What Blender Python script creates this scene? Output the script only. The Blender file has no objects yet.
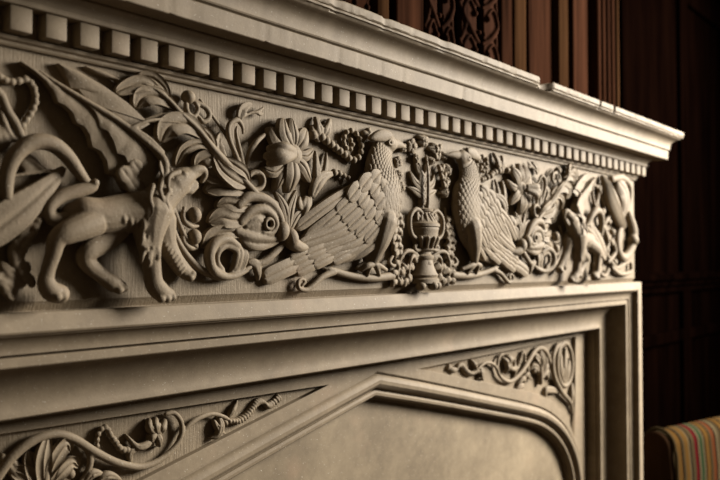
import bpy, bmesh, math, random
from mathutils import Vector, Matrix, noise
random.seed(7)
SC = bpy.context.scene
COL = SC.collection
PI = math.pi

# ------------------------------------------------------------------ camera geometry (photo frame 720x480)
FPX = 800.0
PITCH = math.atan2(23, FPX)
YAW = math.atan2(FPX / math.cos(PITCH), 660.0)
W = Vector((math.sin(YAW) * math.cos(PITCH), math.cos(YAW) * math.cos(PITCH), math.sin(PITCH)))
R_ = Vector((math.cos(YAW), -math.sin(YAW), 0))
U_ = R_.cross(W)
CAM = Vector((0, -.9, 1.4))
XF = 2.3955            # right end of the frieze
XC = 1.265             # axis of the chimneypiece
XL = 2 * XC - XF
YB = .0990             # face of the arch spandrels

class Ctx:
    mir = False
    y0 = 0.0
    xc = 1.277    # axis of the carving on the frieze
    hs = 1.0      # depth of the carving
    rs = 1.0      # stoutness of stems
X = Ctx()

def P(u, v, h=0.0, y0=None):
    """measured point on the stone face: y0 is the face, h the height of the carving above it"""
    y = (X.y0 if y0 is None else y0) - h * X.hs
    d = R_ * (u - 360) / FPX - U_ * (v - 240) / FPX + W
    p = CAM + d * ((y - CAM.y) / d.y)
    if X.mir:
        p.x = 2 * X.xc - p.x
    return p

# ------------------------------------------------------------------ materials
def mat(name, rough=.8, spec=.3):
    m = bpy.data.materials.new(name); m.use_nodes = True
    nt = m.node_tree; b = nt.nodes['Principled BSDF']
    b.inputs['Roughness'].default_value = rough
    b.inputs['Specular IOR Level'].default_value = spec
    return m, nt, b

def N(nt, t, **kw):
    n = nt.nodes.new(t)
    for k, v in kw.items():
        if k in n.inputs: n.inputs[k].default_value = v
        else: setattr(n, k, v)
    return n

def ramp(nt, src, stops):
    r = nt.nodes.new('ShaderNodeValToRGB')
    e = r.color_ramp.elements
    while len(e) < len(stops): e.new(.5)
    for i, (p, c) in enumerate(stops):
        e[i].position = p; e[i].color = (*c, 1)
    nt.links.new(src, r.inputs[0])
    return r.outputs[0]

def mix(nt, fac, a, b, typ='MIX'):
    n = nt.nodes.new('ShaderNodeMix'); n.data_type = 'RGBA'; n.blend_type = typ
    for i, s in ((0, fac), (6, a), (7, b)):
        if isinstance(s, (int, float)): n.inputs[i].default_value = s
        elif isinstance(s, tuple): n.inputs[i].default_value = (*s, 1)
        else: nt.links.new(s, n.inputs[i])
    return n.outputs[2]

def stone(name, c0, c1, blotch=.5, stretch=(1, 1, 1), grain=.45, gdist=.0016, marks=0.0):
    m, nt, b = mat(name, .72, .35)
    tc = N(nt, 'ShaderNodeTexCoord'); geo = N(nt, 'ShaderNodeNewGeometry')
    mp = N(nt, 'ShaderNodeMapping'); mp.inputs['Scale'].default_value = stretch
    nt.links.new(geo.outputs['Position'], mp.inputs[0])
    big = N(nt, 'ShaderNodeTexNoise', Scale=5.0, Detail=6.0, Roughness=.65)
    nt.links.new(mp.outputs[0], big.inputs['Vector'])
    col = ramp(nt, big.outputs[0], [(.5 - .25 / max(blotch, .01) * .5, c0), (.5 + .25 / max(blotch, .01) * .5, c1)])
    mid = N(nt, 'ShaderNodeTexNoise', Scale=42.0, Detail=5.0, Roughness=.7)
    nt.links.new(geo.outputs['Position'], mid.inputs['Vector'])
    col = mix(nt, .45, col, ramp(nt, mid.outputs[0], [(.3, (.36, .34, .31)), (.7, (.66, .66, .65))]), 'OVERLAY')
    # pale flecks of worn grit and reddish rubbed patches
    sp = N(nt, 'ShaderNodeTexNoise', Scale=330.0, Detail=2.0, Roughness=.5)
    nt.links.new(geo.outputs['Position'], sp.inputs['Vector'])
    col = mix(nt, ramp(nt, sp.outputs[0], [(.69, (0, 0, 0)), (.74, (.8, .8, .8))]), col, (.40, .36, .29))
    red = N(nt, 'ShaderNodeTexNoise', Scale=9.0, Detail=3.0, Roughness=.6)
    nt.links.new(geo.outputs['Position'], red.inputs['Vector'])
    col = mix(nt, ramp(nt, red.outputs[0], [(.6, (0, 0, 0)), (.78, (.35, .35, .35))]), col, (.26, .175, .11))
    nt.links.new(col, b.inputs['Base Color'])
    gr = N(nt, 'ShaderNodeTexNoise', Scale=260.0, Detail=4.0, Roughness=.7)
    nt.links.new(geo.outputs['Position'], gr.inputs['Vector'])
    hsrc = gr.outputs[0]
    if marks:
        mm = N(nt, 'ShaderNodeMapping'); mm.inputs['Scale'].default_value = (420, 60, 34)
        nt.links.new(geo.outputs['Position'], mm.inputs[0])
        ck = N(nt, 'ShaderNodeTexNoise', Scale=1.0, Detail=2.0)
        nt.links.new(mm.outputs[0], ck.inputs['Vector'])
        ad = N(nt, 'ShaderNodeMath', operation='MULTIPLY_ADD')
        nt.links.new(ck.outputs[0], ad.inputs[0]); ad.inputs[1].default_value = marks
        nt.links.new(gr.outputs[0], ad.inputs[2]); hsrc = ad.outputs[0]
    bp = N(nt, 'ShaderNodeBump', Strength=grain, Distance=gdist)
    nt.links.new(hsrc, bp.inputs['Height'])
    nt.links.new(bp.outputs[0], b.inputs['Normal'])
    return m

def wood(name, c0, c1, rough=.6, spec=.0, sx=28):
    m, nt, b = mat(name, rough, spec)
    geo = N(nt, 'ShaderNodeNewGeometry')
    mp = N(nt, 'ShaderNodeMapping'); mp.inputs['Scale'].default_value = (sx, sx, 1.4)
    nt.links.new(geo.outputs['Position'], mp.inputs[0])
    n1 = N(nt, 'ShaderNodeTexNoise', Scale=1.0, Detail=6.0, Roughness=.6)
    nt.links.new(mp.outputs[0], n1.inputs['Vector'])
    nt.links.new(ramp(nt, n1.outputs[0], [(.35, c0), (.68, c1)]), b.inputs['Base Color'])
    bp = N(nt, 'ShaderNodeBump', Strength=.15, Distance=.002)
    nt.links.new(n1.outputs[0], bp.inputs['Height']); nt.links.new(bp.outputs[0], b.inputs['Normal'])
    return m

ST = stone('carved_stone', (0.1341, 0.1006, 0.06132), (0.1916, 0.1466, 0.09331), .6)
STG = stone('dressed_stone', (0.1309, 0.09872, 0.05972), (0.1884, 0.1436, 0.09064), .6, marks=1.4)
STM = stone('moulded_stone', (0.1373, 0.1029, 0.06292), (0.2012, 0.1556, 0.1003), .6, grain=.2)
STS = stone('slab_stone', (0.1277, 0.09573, 0.05759), (0.2107, 0.1645, 0.104), .8, grain=.12)
WD = wood('overmantel_oak', (.0085, .0038, .0023), (.036, .0145, .0078), .6, .0)
WDL = wood('polished_oak', (.014, .0065, .003), (.042, .020, .009), .6, .0)
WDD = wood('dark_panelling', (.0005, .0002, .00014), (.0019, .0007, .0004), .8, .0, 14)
WDP = wood('polished_base_oak', (.03, .016, .010), (.07, .038, .022), .3, .35)
WDG = wood('carved_oak', (.010, .005, .0035), (.034, .015, .009), .7, .0)
WDK = wood('recess_shade_oak', (0.0018, 0.0012, 0.0009), (0.0036, 0.0024, 0.0015), .7, .02)  # near-black copy of the oak: shade of the gaps put into its colour
HID = wood('dark_hide', (0.0132, 0.0066, 0.0036), (0.03, 0.0156, 0.0078), .75, .0, 6)
FLR = wood('floor_boards', (0.018, 0.0096, 0.0054), (0.048, 0.0252, 0.0132), .45, .3, 8)

def stripe_material():
    m, nt, b = mat('striped_fabric', .9, .0)
    at = N(nt, 'ShaderNodeUVMap')
    sx = N(nt, 'ShaderNodeSeparateXYZ'); nt.links.new(at.outputs[0], sx.inputs[0])
    fr = N(nt, 'ShaderNodeMath', operation='FRACT'); 
    mu = N(nt, 'ShaderNodeMath', operation='MULTIPLY'); mu.inputs[1].default_value = 1 / .27
    nt.links.new(sx.outputs[0], mu.inputs[0]); nt.links.new(mu.outputs[0], fr.inputs[0])
    gold, olive, cream, dark, red, green, rust = (.062, .032, .009), (.036, .026, .013), (.066, .050, .027), (.004, .0025, .002), (.048, .004, .005), (.014, .024, .011), (.062, .020, .008)
    seq = [(.0, olive), (.07, dark), (.10, gold), (.19, dark), (.22, olive), (.26, gold), (.34, cream), (.37, dark), (.40, olive), (.47, red), (.53, dark), (.55, cream), (.585, green), (.65, cream), (.68, dark), (.71, gold), (.79, dark), (.81, olive), (.85, rust), (.92, dark), (.95, cream)]
    r = nt.nodes.new('ShaderNodeValToRGB'); r.color_ramp.interpolation = 'CONSTANT'
    e = r.color_ramp.elements
    while len(e) < len(seq): e.new(.5)
    for i, (p, c) in enumerate(seq):
        e[i].position = p; e[i].color = (*c, 1)
    nt.links.new(fr.outputs[0], r.inputs[0])
    nt.links.new(r.outputs[0], b.inputs['Base Color'])
    geo = N(nt, 'ShaderNodeNewGeometry')
    w = N(nt, 'ShaderNodeTexNoise', Scale=700.0, Detail=2.0)
    nt.links.new(geo.outputs['Position'], w.inputs['Vector'])
    bp = N(nt, 'ShaderNodeBump', Strength=.3, Distance=.001)
    nt.links.new(w.outputs[0], bp.inputs['Height']); nt.links.new(bp.outputs[0], b.inputs['Normal'])
    return m
FAB = stripe_material()

# ------------------------------------------------------------------ object helpers
def empty(name, loc, label, cat, group=None):
    o = bpy.data.objects.new(name, None); COL.objects.link(o)
    o.location = loc; o['label'] = label; o['category'] = cat
    if group: o['group'] = group
    return o

def link(name, me, m, parent=None, label=None):
    o = bpy.data.objects.new(name, me); COL.objects.link(o)
    me.materials.clear(); me.materials.append(m)
    if parent:
        o.parent = parent
        if parent.type == 'EMPTY': o.matrix_parent_inverse = parent.matrix_basis.inverted()
    if label: o['label'] = label
    return o

def obj(name, bm, m, parent=None, label=None, smooth=None, bevel=0, voxel=0, relax=2):
    """link the gathered shapes as ONE mesh object; voxel fuses them into a single carved surface"""
    bmesh.ops.recalc_face_normals(bm, faces=bm.faces)
    me = bpy.data.meshes.new(name)
    bm.to_mesh(me); bm.free()
    if bevel or voxel:
        t = bpy.data.objects.new('t', me); COL.objects.link(t)
        if bevel:
            q = t.modifiers.new('b', 'BEVEL'); q.width = bevel; q.segments = 2; q.limit_method = 'ANGLE'; q.angle_limit = .6
        if voxel:
            q = t.modifiers.new('v', 'REMESH'); q.mode = 'VOXEL'; q.voxel_size = voxel; q.use_smooth_shade = True
            if relax:
                q = t.modifiers.new('s', 'SMOOTH'); q.factor = .5; q.iterations = relax
        dg = bpy.context.evaluated_depsgraph_get()
        me2 = bpy.data.meshes.new_from_object(t.evaluated_get(dg))
        bpy.data.objects.remove(t); bpy.data.meshes.remove(me); me = me2; me.name = name
    if voxel or smooth is True:
        me.shade_smooth()
    elif smooth:
        me.shade_smooth(); me.set_sharp_from_angle(angle=smooth)
    return link(name, me, m, parent, label)

def box(bm, x0, x1, y0, y1, z0, z1):
    v = [bm.verts.new((x, y, z)) for x in (x0, x1) for y in (y0, y1) for z in (z0, z1)]
    for f in ((0, 1, 3, 2), (4, 6, 7, 5), (0, 4, 5, 1), (2, 3, 7, 6), (0, 2, 6, 4), (1, 5, 7, 3)):
        bm.faces.new([v[i] for i in f])

def lathe(bm, prof, cx, cy, seg=20, ky=1.0):
    rings = []
    for r, z in prof:
        rings.append([bm.verts.new((cx + r * math.cos(2 * PI * i / seg), cy + ky * r * math.sin(2 * PI * i / seg), z)) for i in range(seg)])
    for a, b in zip(rings, rings[1:]):
        for i in range(seg):
            bm.faces.new((a[i], a[(i + 1) % seg], b[(i + 1) % seg], b[i]))
    bm.faces.new(rings[0]); bm.faces.new(rings[-1])

def spline(pts, n):
    """Catmull-Rom through tuples of any length"""
    k = len(pts); out = []
    if k == 2:
        return [tuple(a + (b - a) * i / n for a, b in zip(*pts)) for i in range(n + 1)]
    for s in range(k - 1):
        p0 = pts[max(s - 1, 0)]; p1 = pts[s]; p2 = pts[s + 1]; p3 = pts[min(s + 2, k - 1)]
        m = max(2, round(n / (k - 1)))
        for i in range(m + (s == k - 2)):
            t = i / m
            out.append(tuple(.5 * (2 * b + (c - a) * t + (2 * a - 5 * b + 4 * c - d) * t * t + (3 * b - a - 3 * c + d) * t ** 3) for a, b, c, d in zip(p0, p1, p2, p3)))
    return out

def tube3(bm, pts, flat=1.0, seg=10, n=24, cap=True):
    """pts: (x, y, z, r); flat scales the section towards the viewer (y)"""
    q = spline(pts, n)
    c = [Vector(a[:3]) for a in q]; r = [max(a[3], .0003) for a in q]
    st = []
    for i in range(len(c)):
        t = (c[min(i + 1, len(c) - 1)] - c[max(i - 1, 0)])
        t = t.normalized() if t.length > 1e-9 else Vector((1, 0, 0))
        st.append((c[i], t, r[i]))
    if cap:
        a, t, ra = st[0]; b, tb, rb = st[-1]
        pre = [(a - t * ra * math.cos(k), t, ra * math.sin(k)) for k in (.25, .7, 1.15)]
        post = [(b + tb * rb * math.cos(k), tb, rb * math.sin(k)) for k in (1.15, .7, .25)]
        st = pre + st + post
    rings = []
    Y = Vector((0, 1, 0)); last = None
    for c0, t, rr in st:
        nrm = t.cross(Y)
        if nrm.length < .15 and last is not None: nrm = last
        elif nrm.length < .15: nrm = Vector((1, 0, 0))
        nrm.normalize()
        if last is not None and nrm.dot(last) < 0: nrm = -nrm
        last = nrm
        b = nrm.cross(t).normalized()
        rings.append([bm.verts.new(c0 + nrm * rr * math.cos(2 * PI * k / seg) + b * rr * flat * math.sin(2 * PI * k / seg)) for k in range(seg)])
    for a, b in zip(rings, rings[1:]):
        for k in range(seg):
            bm.faces.new((a[k], a[(k + 1) % seg], b[(k + 1) % seg], b[k]))
    bm.faces.new(rings[0]); bm.faces.new(rings[-1])

def tube(bm, pts, flat=1.0, seg=10, n=24):
    """pts: (u, v, h, r)"""
    tube3(bm, [(*P(a[0], a[1], a[2]), a[3] * X.rs) for a in pts], flat, seg, n)

def blob(bm, u, v, h, rx, rz=None, ry=None, rot=0.0):
    rz = rz or rx; ry = ry or min(rx, rz)
    c = P(u, v, h)
    if X.mir: rot = -rot
    M = Matrix.Translation(c) @ Matrix.Rotation(rot, 4, 'Y') @ Matrix.Diagonal((rx, ry, rz, 1))
    bmesh.ops.create_uvsphere(bm, u_segments=14, v_segments=9, radius=1, matrix=M)

SHAPES = {
    'lance': lambda s: math.sin(PI * min(1, s * .93 + .07)) ** .8 * (1 - .25 * s),
    'lobe': lambda s: (min(1, .35 + s * 1.3)) * math.sqrt(max(0, 1 - max(0, (s - .55) / .45) ** 2)),
    'feather': lambda s: min(1, .65 + s) * math.sqrt(max(0, 1 - max(0, (s - .78) / .22) ** 2)),
    'blade': lambda s: (.55 + .75 * math.sin(PI * min(1, s * .8 + .05))) * (1 - s) ** .45,
    'petal': lambda s: math.sin(PI * (.12 + .86 * s)) ** .7,
}
def leaf(bm, pts, w, shape='lance', bulge=.004, groove=.003, thick=.006, lobes=0, amp=.25, edge=0.0, n=22, nt=10):
    """pts: (u, v, h) along the midrib; w half width in metres"""
    bulge *= X.hs; groove *= X.hs; edge *= X.hs; thick *= X.hs
    q = spline([tuple(P(*a)) for a in pts], n)
    c = [Vector(a) for a in q]; m = len(c)
    Y = Vector((0, 1, 0)); top = []; bot = []
    for i in range(m):
        t = (c[min(i + 1, m - 1)] - c[max(i - 1, 0)]).normalized()
        nr = t.cross(Y)
        nr = nr.normalized() if nr.length > .1 else Vector((1, 0, 0))
        s = i / (m - 1)
        ww = max(w * SHAPES[shape](s), .0006)
        if lobes: ww *= 1 - amp * abs(math.cos(PI * lobes * s)) ** 1.5
        a, b = [], []
        for k in range(nt + 1):
            x = -1 + 2 * k / nt
            hh = bulge * (1 - x * x) - groove * math.exp(-(x / .16) ** 2) + edge * x ** 4
            sc = min(1, ww / (w * .5))
            p = c[i] + nr * ww * x - Y * hh * sc
            a.append(bm.verts.new(p)); b.append(bm.verts.new(p + Y * thick))
        top.append(a); bot.append(b)
    for i in range(m - 1):
        for k in range(nt):
            bm.faces.new((top[i][k], top[i][k + 1], top[i + 1][k + 1], top[i + 1][k]))
            bm.faces.new((bot[i][k], bot[i + 1][k], bot[i + 1][k + 1], bot[i][k + 1]))
        bm.faces.new((top[i][0], top[i + 1][0], bot[i + 1][0], bot[i][0]))
        bm.faces.new((top[i][nt], bot[i][nt], bot[i + 1][nt], top[i + 1][nt]))
    for a, b in ((top[0], bot[0]), (top[-1], bot[-1])):
        for k in range(nt):
            bm.faces.new((a[k], b[k], b[k + 1], a[k + 1]))

def resample(pts, n):
    L = [0]
    for a, b in zip(pts, pts[1:]): L.append(L[-1] + math.dist(a[:2], b[:2]))
    out = []; k = 0
    for i in range(n + 1):
        d = L[-1] * i / n
        while k < len(pts) - 2 and L[k + 1] < d: k += 1
        t = (d - L[k]) / max(L[k + 1] - L[k], 1e-9)
        out.append(tuple(x + (y - x) * t for x, y in zip(pts[k], pts[k + 1])))
    return out

def ruled(bm, A, Bc, bulge=.002, thick=.010, n=60, m=10, ribs=0):
    """membrane stretched between two measured edges (u, v, h)"""
    A = [P(*a) for a in resample(A, n)]; Bc = [P(*a) for a in resample(Bc, n)]
    top = []; bot = []
    for i in range(n + 1):
        r0 = []; r1 = []
        for k in range(m + 1):
            t = k / m
            p = A[i].lerp(Bc[i], t)
            hh = bulge * 4 * t * (1 - t) + (.0016 * abs(math.sin(PI * ribs * i / n)) if ribs else 0) * (1 - t)
            p.y -= hh * X.hs
            r0.append(bm.verts.new(p)); r1.append(bm.verts.new(p + Vector((0, thick * X.hs, 0))))
        top.append(r0); bot.append(r1)
    for i in range(n):
        for k in range(m):
            bm.faces.new((top[i][k], top[i][k + 1], top[i + 1][k + 1], top[i + 1][k]))
            bm.faces.new((bot[i][k], bot[i + 1][k], bot[i + 1][k + 1], bot[i][k + 1]))
        bm.faces.new((top[i][0], top[i + 1][0], bot[i + 1][0], bot[i][0]))
        bm.faces.new((top[i][m], bot[i][m], bot[i + 1][m], top[i + 1][m]))
    for a, b in ((top[0], bot[0]), (top[-1], bot[-1])):
        for k in range(m): bm.faces.new((a[k], b[k], b[k + 1], a[k + 1]))

def B(): return bmesh.new()
VX = .0016

# ------------------------------------------------------------------ the setting
def struct(name, bm, m, **kw):
    o = obj(name, bm, m, **kw); o['kind'] = 'structure'; return o
YW = .304
bm = B(); box(bm, -2.6, 6.2, -5.0, YW + .1, -.05, 0); struct('floor', bm, FLR)
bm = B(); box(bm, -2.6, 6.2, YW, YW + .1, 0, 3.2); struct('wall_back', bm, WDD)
# raised stiles, rails and panel mouldings on the dark panelling beside the chimneypiece
bm = B()
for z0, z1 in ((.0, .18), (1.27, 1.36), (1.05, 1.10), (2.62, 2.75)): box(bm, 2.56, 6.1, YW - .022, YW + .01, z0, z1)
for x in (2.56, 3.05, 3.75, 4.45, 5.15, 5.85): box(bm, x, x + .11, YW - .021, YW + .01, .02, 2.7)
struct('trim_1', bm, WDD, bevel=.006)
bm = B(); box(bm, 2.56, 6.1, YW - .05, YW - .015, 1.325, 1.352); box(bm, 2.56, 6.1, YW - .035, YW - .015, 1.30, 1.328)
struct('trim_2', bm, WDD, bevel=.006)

# ------------------------------------------------------------------ chimneypiece: architecture
CH = empty('chimneypiece', (XC, .15, 0), 'carved buff stone chimneypiece with bird and griffin frieze below a dentilled shelf', 'fireplace')

def wob(x, k, s=1.0): return noise.noise(Vector((x * 38 * s, k * 7.3, 1.7))) 
def chip_amount(x):
    a = 0
    for cx, hw, d in CHIPS:
        t = abs(x - cx) / hw
        if t < 1: a = max(a, d * (1 - t * t) * (.75 + .5 * noise.noise(Vector((x * 230, 3, 0)))))
    return a
ch0 = P(546, 82, .112).x
CHIPS = [(ch0, .032, .022), (P(600, 99, .112).x, .006, .006), (P(614, 105, .112).x, .006, .007), (P(443, 40, .112).x, .02, .0025), (.9, .012, .003), (P(385, 12, .112).x, .010, .003)]
# (projection, height) from the bed upwards
CORN = [(-.30, 1.652), (.0, 1.652), (.001, 1.6505), (.005, 1.6505), (.0065, 1.6525), (.0065, 1.6555), (.0105, 1.6575), (.012, 1.6615), (.006, 1.663), (.006, 1.6925),
        (.0305, 1.6925), (.0315, 1.6935), (.0315, 1.6985), (.0305, 1.6995), (.0315, 1.7015), (.034, 1.7055), (.038, 1.7085), (.0435, 1.7105), (.046, 1.7125), (.046, 1.7145), (.071, 1.7165), (.072, 1.7145),
        (.0765, 1.7145), (.0775, 1.7155), (.0785, 1.7400), (.0775, 1.7412), (.0790, 1.7422), (.0815, 1.7432), (.0828, 1.7452), (.0822, 1.7475),
        (.0828, 1.7520), (.0836, 1.7570), (.0852, 1.7620), (.0880, 1.7668), (.0925, 1.7708), (.0985, 1.7738), (.1040, 1.7752), (.1062, 1.7768),
        (.1085, 1.7795), (.1115, 1.7805), (.1120, 1.7830), (.1108, 1.7842), (.1125, 1.7850), (.1140, 1.7870), (.1145, 1.7965), (.1130, 1.7985), (-.30, 1.7985)]
bm = B(); rings = []
def cpt(k, side, x=None):
    p, z = CORN[k]
    return p, z
xs = [XL + (XF - XL) * i / 420 for i in range(421)]
def crow(fn):
    rings.append([bm.verts.new(fn(p, z, k)) for k, (p, z) in enumerate(CORN)])
crow(lambda p, z, k: Vector((XL - max(p, -.28), .30, z)))
def front(x):
    def f(p, z, k):
        t = (x - XL) / (XF - XL)
        e = p
        xx = x
        if t == 0: xx = x - p
        elif t == 1: xx = x + p
        elif p > 0:
            xx = x + p * (2 * t - 1)
        dz = 0
        if p > 0 and t not in (0, 1):
            e += wob(x, 1) * .0006 + wob(x, 2, .2) * .0008
            if 38 <= k <= 45:
                c = chip_amount(xx); e -= c; dz -= c * .5 if k >= 43 else 0
                e -= max(0, wob(xx, k, 3.1) - .22) * .004
            if 21 <= k <= 23: 
                e -= max(0, wob(xx, 9, 2.2) - .3) * .006; dz += max(0, wob(xx, 9, 2.2) - .3) * .006
        return Vector((xx, -e, z + dz))
    return f
for x in xs: crow(front(x))
crow(lambda p, z, k: Vector((XF + max(p, -.28), .30, z)))
for a, b in zip(rings, rings[1:]):
    for k in range(len(CORN) - 1): bm.faces.new((a[k], a[k + 1], b[k + 1], b[k]))
bm.faces.new(rings[0]); bm.faces.new(rings[-1])
obj('cornice', bm, STM, CH, smooth=.5)

# dentils
pitch, dw = .0435, .027
bm = B(); box(bm, -dw / 2, dw / 2, -.0275, .0, 1.6635, 1.6928)
d0 = obj('dentil', bm, STM, CH, bevel=.0018, smooth=.5)
nd = 55; x0 = XF + .0275 - dw / 2
for i in range(nd):
    o = d0 if i == 0 else d0.copy()
    if i: COL.objects.link(o)
    o.matrix_parent_inverse = CH.matrix_basis.inverted()
    o.location = (x0 - i * pitch, 0, 0)
    o.rotation_euler = (0, 0, random.uniform(-.02, .02))
for i in (1, 2, 3):
    o = d0.copy(); COL.objects.link(o); o.location = (XF, -.0275 + dw / 2 + i * pitch, 0); o.rotation_euler = (0, 0, PI / 2)
    o.matrix_parent_inverse = CH.matrix_basis.inverted()

# frieze block
bm = B()
prof = [(.0, 1.652), (.0, 1.3545), (.0015, 1.3525), (.0065, 1.3435), (.0065, 1.335), (.30, 1.335), (.30, 1.652)]
nx = 60
rr = [[bm.verts.new((XL + (XF - XL) * i / nx, y, z)) for y, z in prof] for i in range(nx + 1)]
for a, b in zip(rr, rr[1:]):
    for k in range(len(prof)):
        k2 = (k + 1) % len(prof); bm.faces.new((a[k], a[k2], b[k2], b[k]))
bm.faces.new(rr[0]); bm.faces.new(rr[-1])
obj('frieze_panel', bm, STG, CH, smooth=.5)

# moulded surround (lintel and jambs), mitred
def rect_sweep(bm, prof, xl, xr, zt, zb, yf, sub=1):
    rows = []
    for s, d in prof:
        y = yf + d
        e = .020 if s < .01 or d > .25 else (.010 if s < .023 else 0)
        pts = [(xl + s - e, y, zb), (xl + s - e, y, zt - s)]
        pts += [(xl + s + (xr - xl - 2 * s) * i / 40, y, zt - s) for i in range(1, 40)]
        pts += [(xr - s + e, y, zt - s), (xr - s + e, y, zb)]
        rows.append([bm.verts.new(p) for p in pts])
    for a, b in zip(rows, rows[1:]):
        for k in range(len(a) - 1): bm.faces.new((a[k], a[k + 1], b[k + 1], b[k]))
YF = -.0144
FR = [(.10, .30), (.0, .30), (0, .009), (.0008, .0066), (.003, .0054), (.022, -.0010), (.0245, .0002), (.026, .0045), (.0275, .0050)]
for i in range(9):
    a = PI / 2 * i / 8
    FR.append((.0275 + .021 * (1 - math.cos(a)), .0050 + .0145 * math.sin(a)))
FR += [(.0495, .0195), (.050, .0255), (.0525, .0265), (.0535, .0225), (.0545, .0215), (.064, .0215), (.0655, .0225), (.066, .026)]
for i in range(1, 17):
    a = math.radians(108) * i / 16
    FR.append((.066 + .066 * (1 - math.cos(a)) / (1 - math.cos(math.radians(108))), .026 + .0478 * math.sin(a) / math.sin(math.radians(108))))
FR += [(.1335, .0738), (.135, .0750), (.1355, .0785), (.1358, .0855), (.1365, .0865), (.1385, .0865), (.1392, .0875), (.1396, .118), (.1396, .20)]
bm = B(); rect_sweep(bm, FR, 2 * XC - XF - .0144, XF + .0144, 1.3425, 0, YF)
obj('surround_moulding', bm, STM, CH, smooth=.45)

# arch curve (outer edge of the roll) on the spandrel face
X.y0 = YB
AR = [(420, 380.6), (460, 388.8), (500, 397.5), (528, 403.8), (545, 409.5), (558, 418.5), (567.5, 430), (574.5, 444), (579.5, 461), (582, 478)]
apex = P(378, 372.3); apex.x = XC
ar = [apex] + [P(*a) for a in AR]
ar = [tuple(p) for p in ar]
arw = [Vector(p) for p in [ar[0]] + spline(ar[1:], 40)]
xe = arw[-1].x
arw += [Vector((xe + .001, YB, arw[-1].z - .06)), Vector((xe + .001, YB, 0.0))]
arch = [Vector((2 * XC - p.x, p.y, p.z)) for p in arw[:0:-1]] + arw
def off(path, s):
    out = []
    n = len(path)
    for i, p in enumerate(path):
        a = path[max(i - 1, 0)]; b = path[min(i + 1, n - 1)]
        t1 = (p - a); t2 = (b - p)
        t1 = t1.normalized() if t1.length else t2.normalized()
        t2 = t2.normalized() if t2.length else t1
        n1 = Vector((t1.z, 0, -t1.x)); n2 = Vector((t2.z, 0, -t2.x))
        m = (n1 + n2).normalized(); k = 1 / max(.5, m.dot(n1))
        out.append(p + m * s * k)
    return out
APR = [(-.004, .02), (-.004, .0005), (-.001, .0005), (.0005, .005), (.002, .004), (.0035, -.001), (.008, -.006), (.014, -.0085), (.021, -.0075), (.027, -.003), (.0305, .003), (.0315, .007), (.0325, .0085),
       (.034, .0085), (.035, .005), (.039, .0022), (.044, .003), (.0475, .0075), (.0485, .014), (.0495, .019), (.052, .0195), (.0535, .022), (.054, .06)]
bm = B(); rows = []
for s, d in APR:
    rows.append([bm.verts.new(p + Vector((0, d, 0))) for p in off(arch, s)])
for a, b in zip(rows, rows[1:]):
    for k in range(len(a) - 1): bm.faces.new((a[k], a[k + 1], b[k + 1], b[k]))
obj('arch_moulding', bm, STM, CH, smooth=.5)

# spandrel border: flat stone with two sunk triangles
SP = [P(a, b) for a, b in ((417, 368.8), (440, 373.6), (480, 381.8), (520, 390.2), (540, 395.2), (553, 402), (562, 411), (569, 422), (575, 440), (575.6, 336.3))]
SPT = P(575.6, 336.3)
def poly_plate(name, loops, y, thick, m, bev=0):
    cu = bpy.data.curves.new(name, 'CURVE'); cu.dimensions = '2D'; cu.fill_mode = 'BOTH'; cu.extrude = thick / 2; cu.bevel_depth = bev
    for lp in loops:
        s = cu.splines.new('POLY'); s.points.add(len(lp) - 1); s.use_cyclic_u = True
        for q, p in zip(s.points, lp): q.co = (p[0], p[1], 0, 1)
    t = bpy.data.objects.new('t', cu); COL.objects.link(t)
    dg = bpy.context.evaluated_depsgraph_get()
    me = bpy.data.meshes.new_from_object(t.evaluated_get(dg)); me.name = name
    bpy.data.objects.remove(t)
    me.transform(Matrix.Translation((0, y + thick / 2, 0)) @ Matrix.Rotation(PI / 2, 4, 'X'))
    return me
xin = .1395
outer = [(XL - .0144 + xin, 0), (XL - .0144 + xin, 1.3425 - xin), (XF + .0144 - xin, 1.3425 - xin), (XF + .0144 - xin, 0)] + [(p.x, p.z) for p in off(arch, -.003)[::-1]]
t1 = [(p.x, p.z) for p in SP]; t2 = [(2 * XC - p.x, p.z) for p in SP]
link('spandrel_border', poly_plate('spandrel_border', [outer, t1, t2], YB, .02, STM, .0008), STM, CH)
link('spandrel_ground', poly_plate('spandrel_ground', [outer], YB + .011, .012, STG), STG, CH)
bm = B(); box(bm, XL + .15, XF - .15, YB + .0275, YB + .05, 0, 1.19); obj('infill_slab', bm, STS, CH)
# plain body behind the carved faces
bm = B(); box(bm, XL + .02, XF - .02, .26, .30, 0, 1.79); obj('back_block', bm, STM, CH)

# ------------------------------------------------------------------ frieze carving
X.y0 = 0.0
def side(s): X.mir = s < 0

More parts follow.
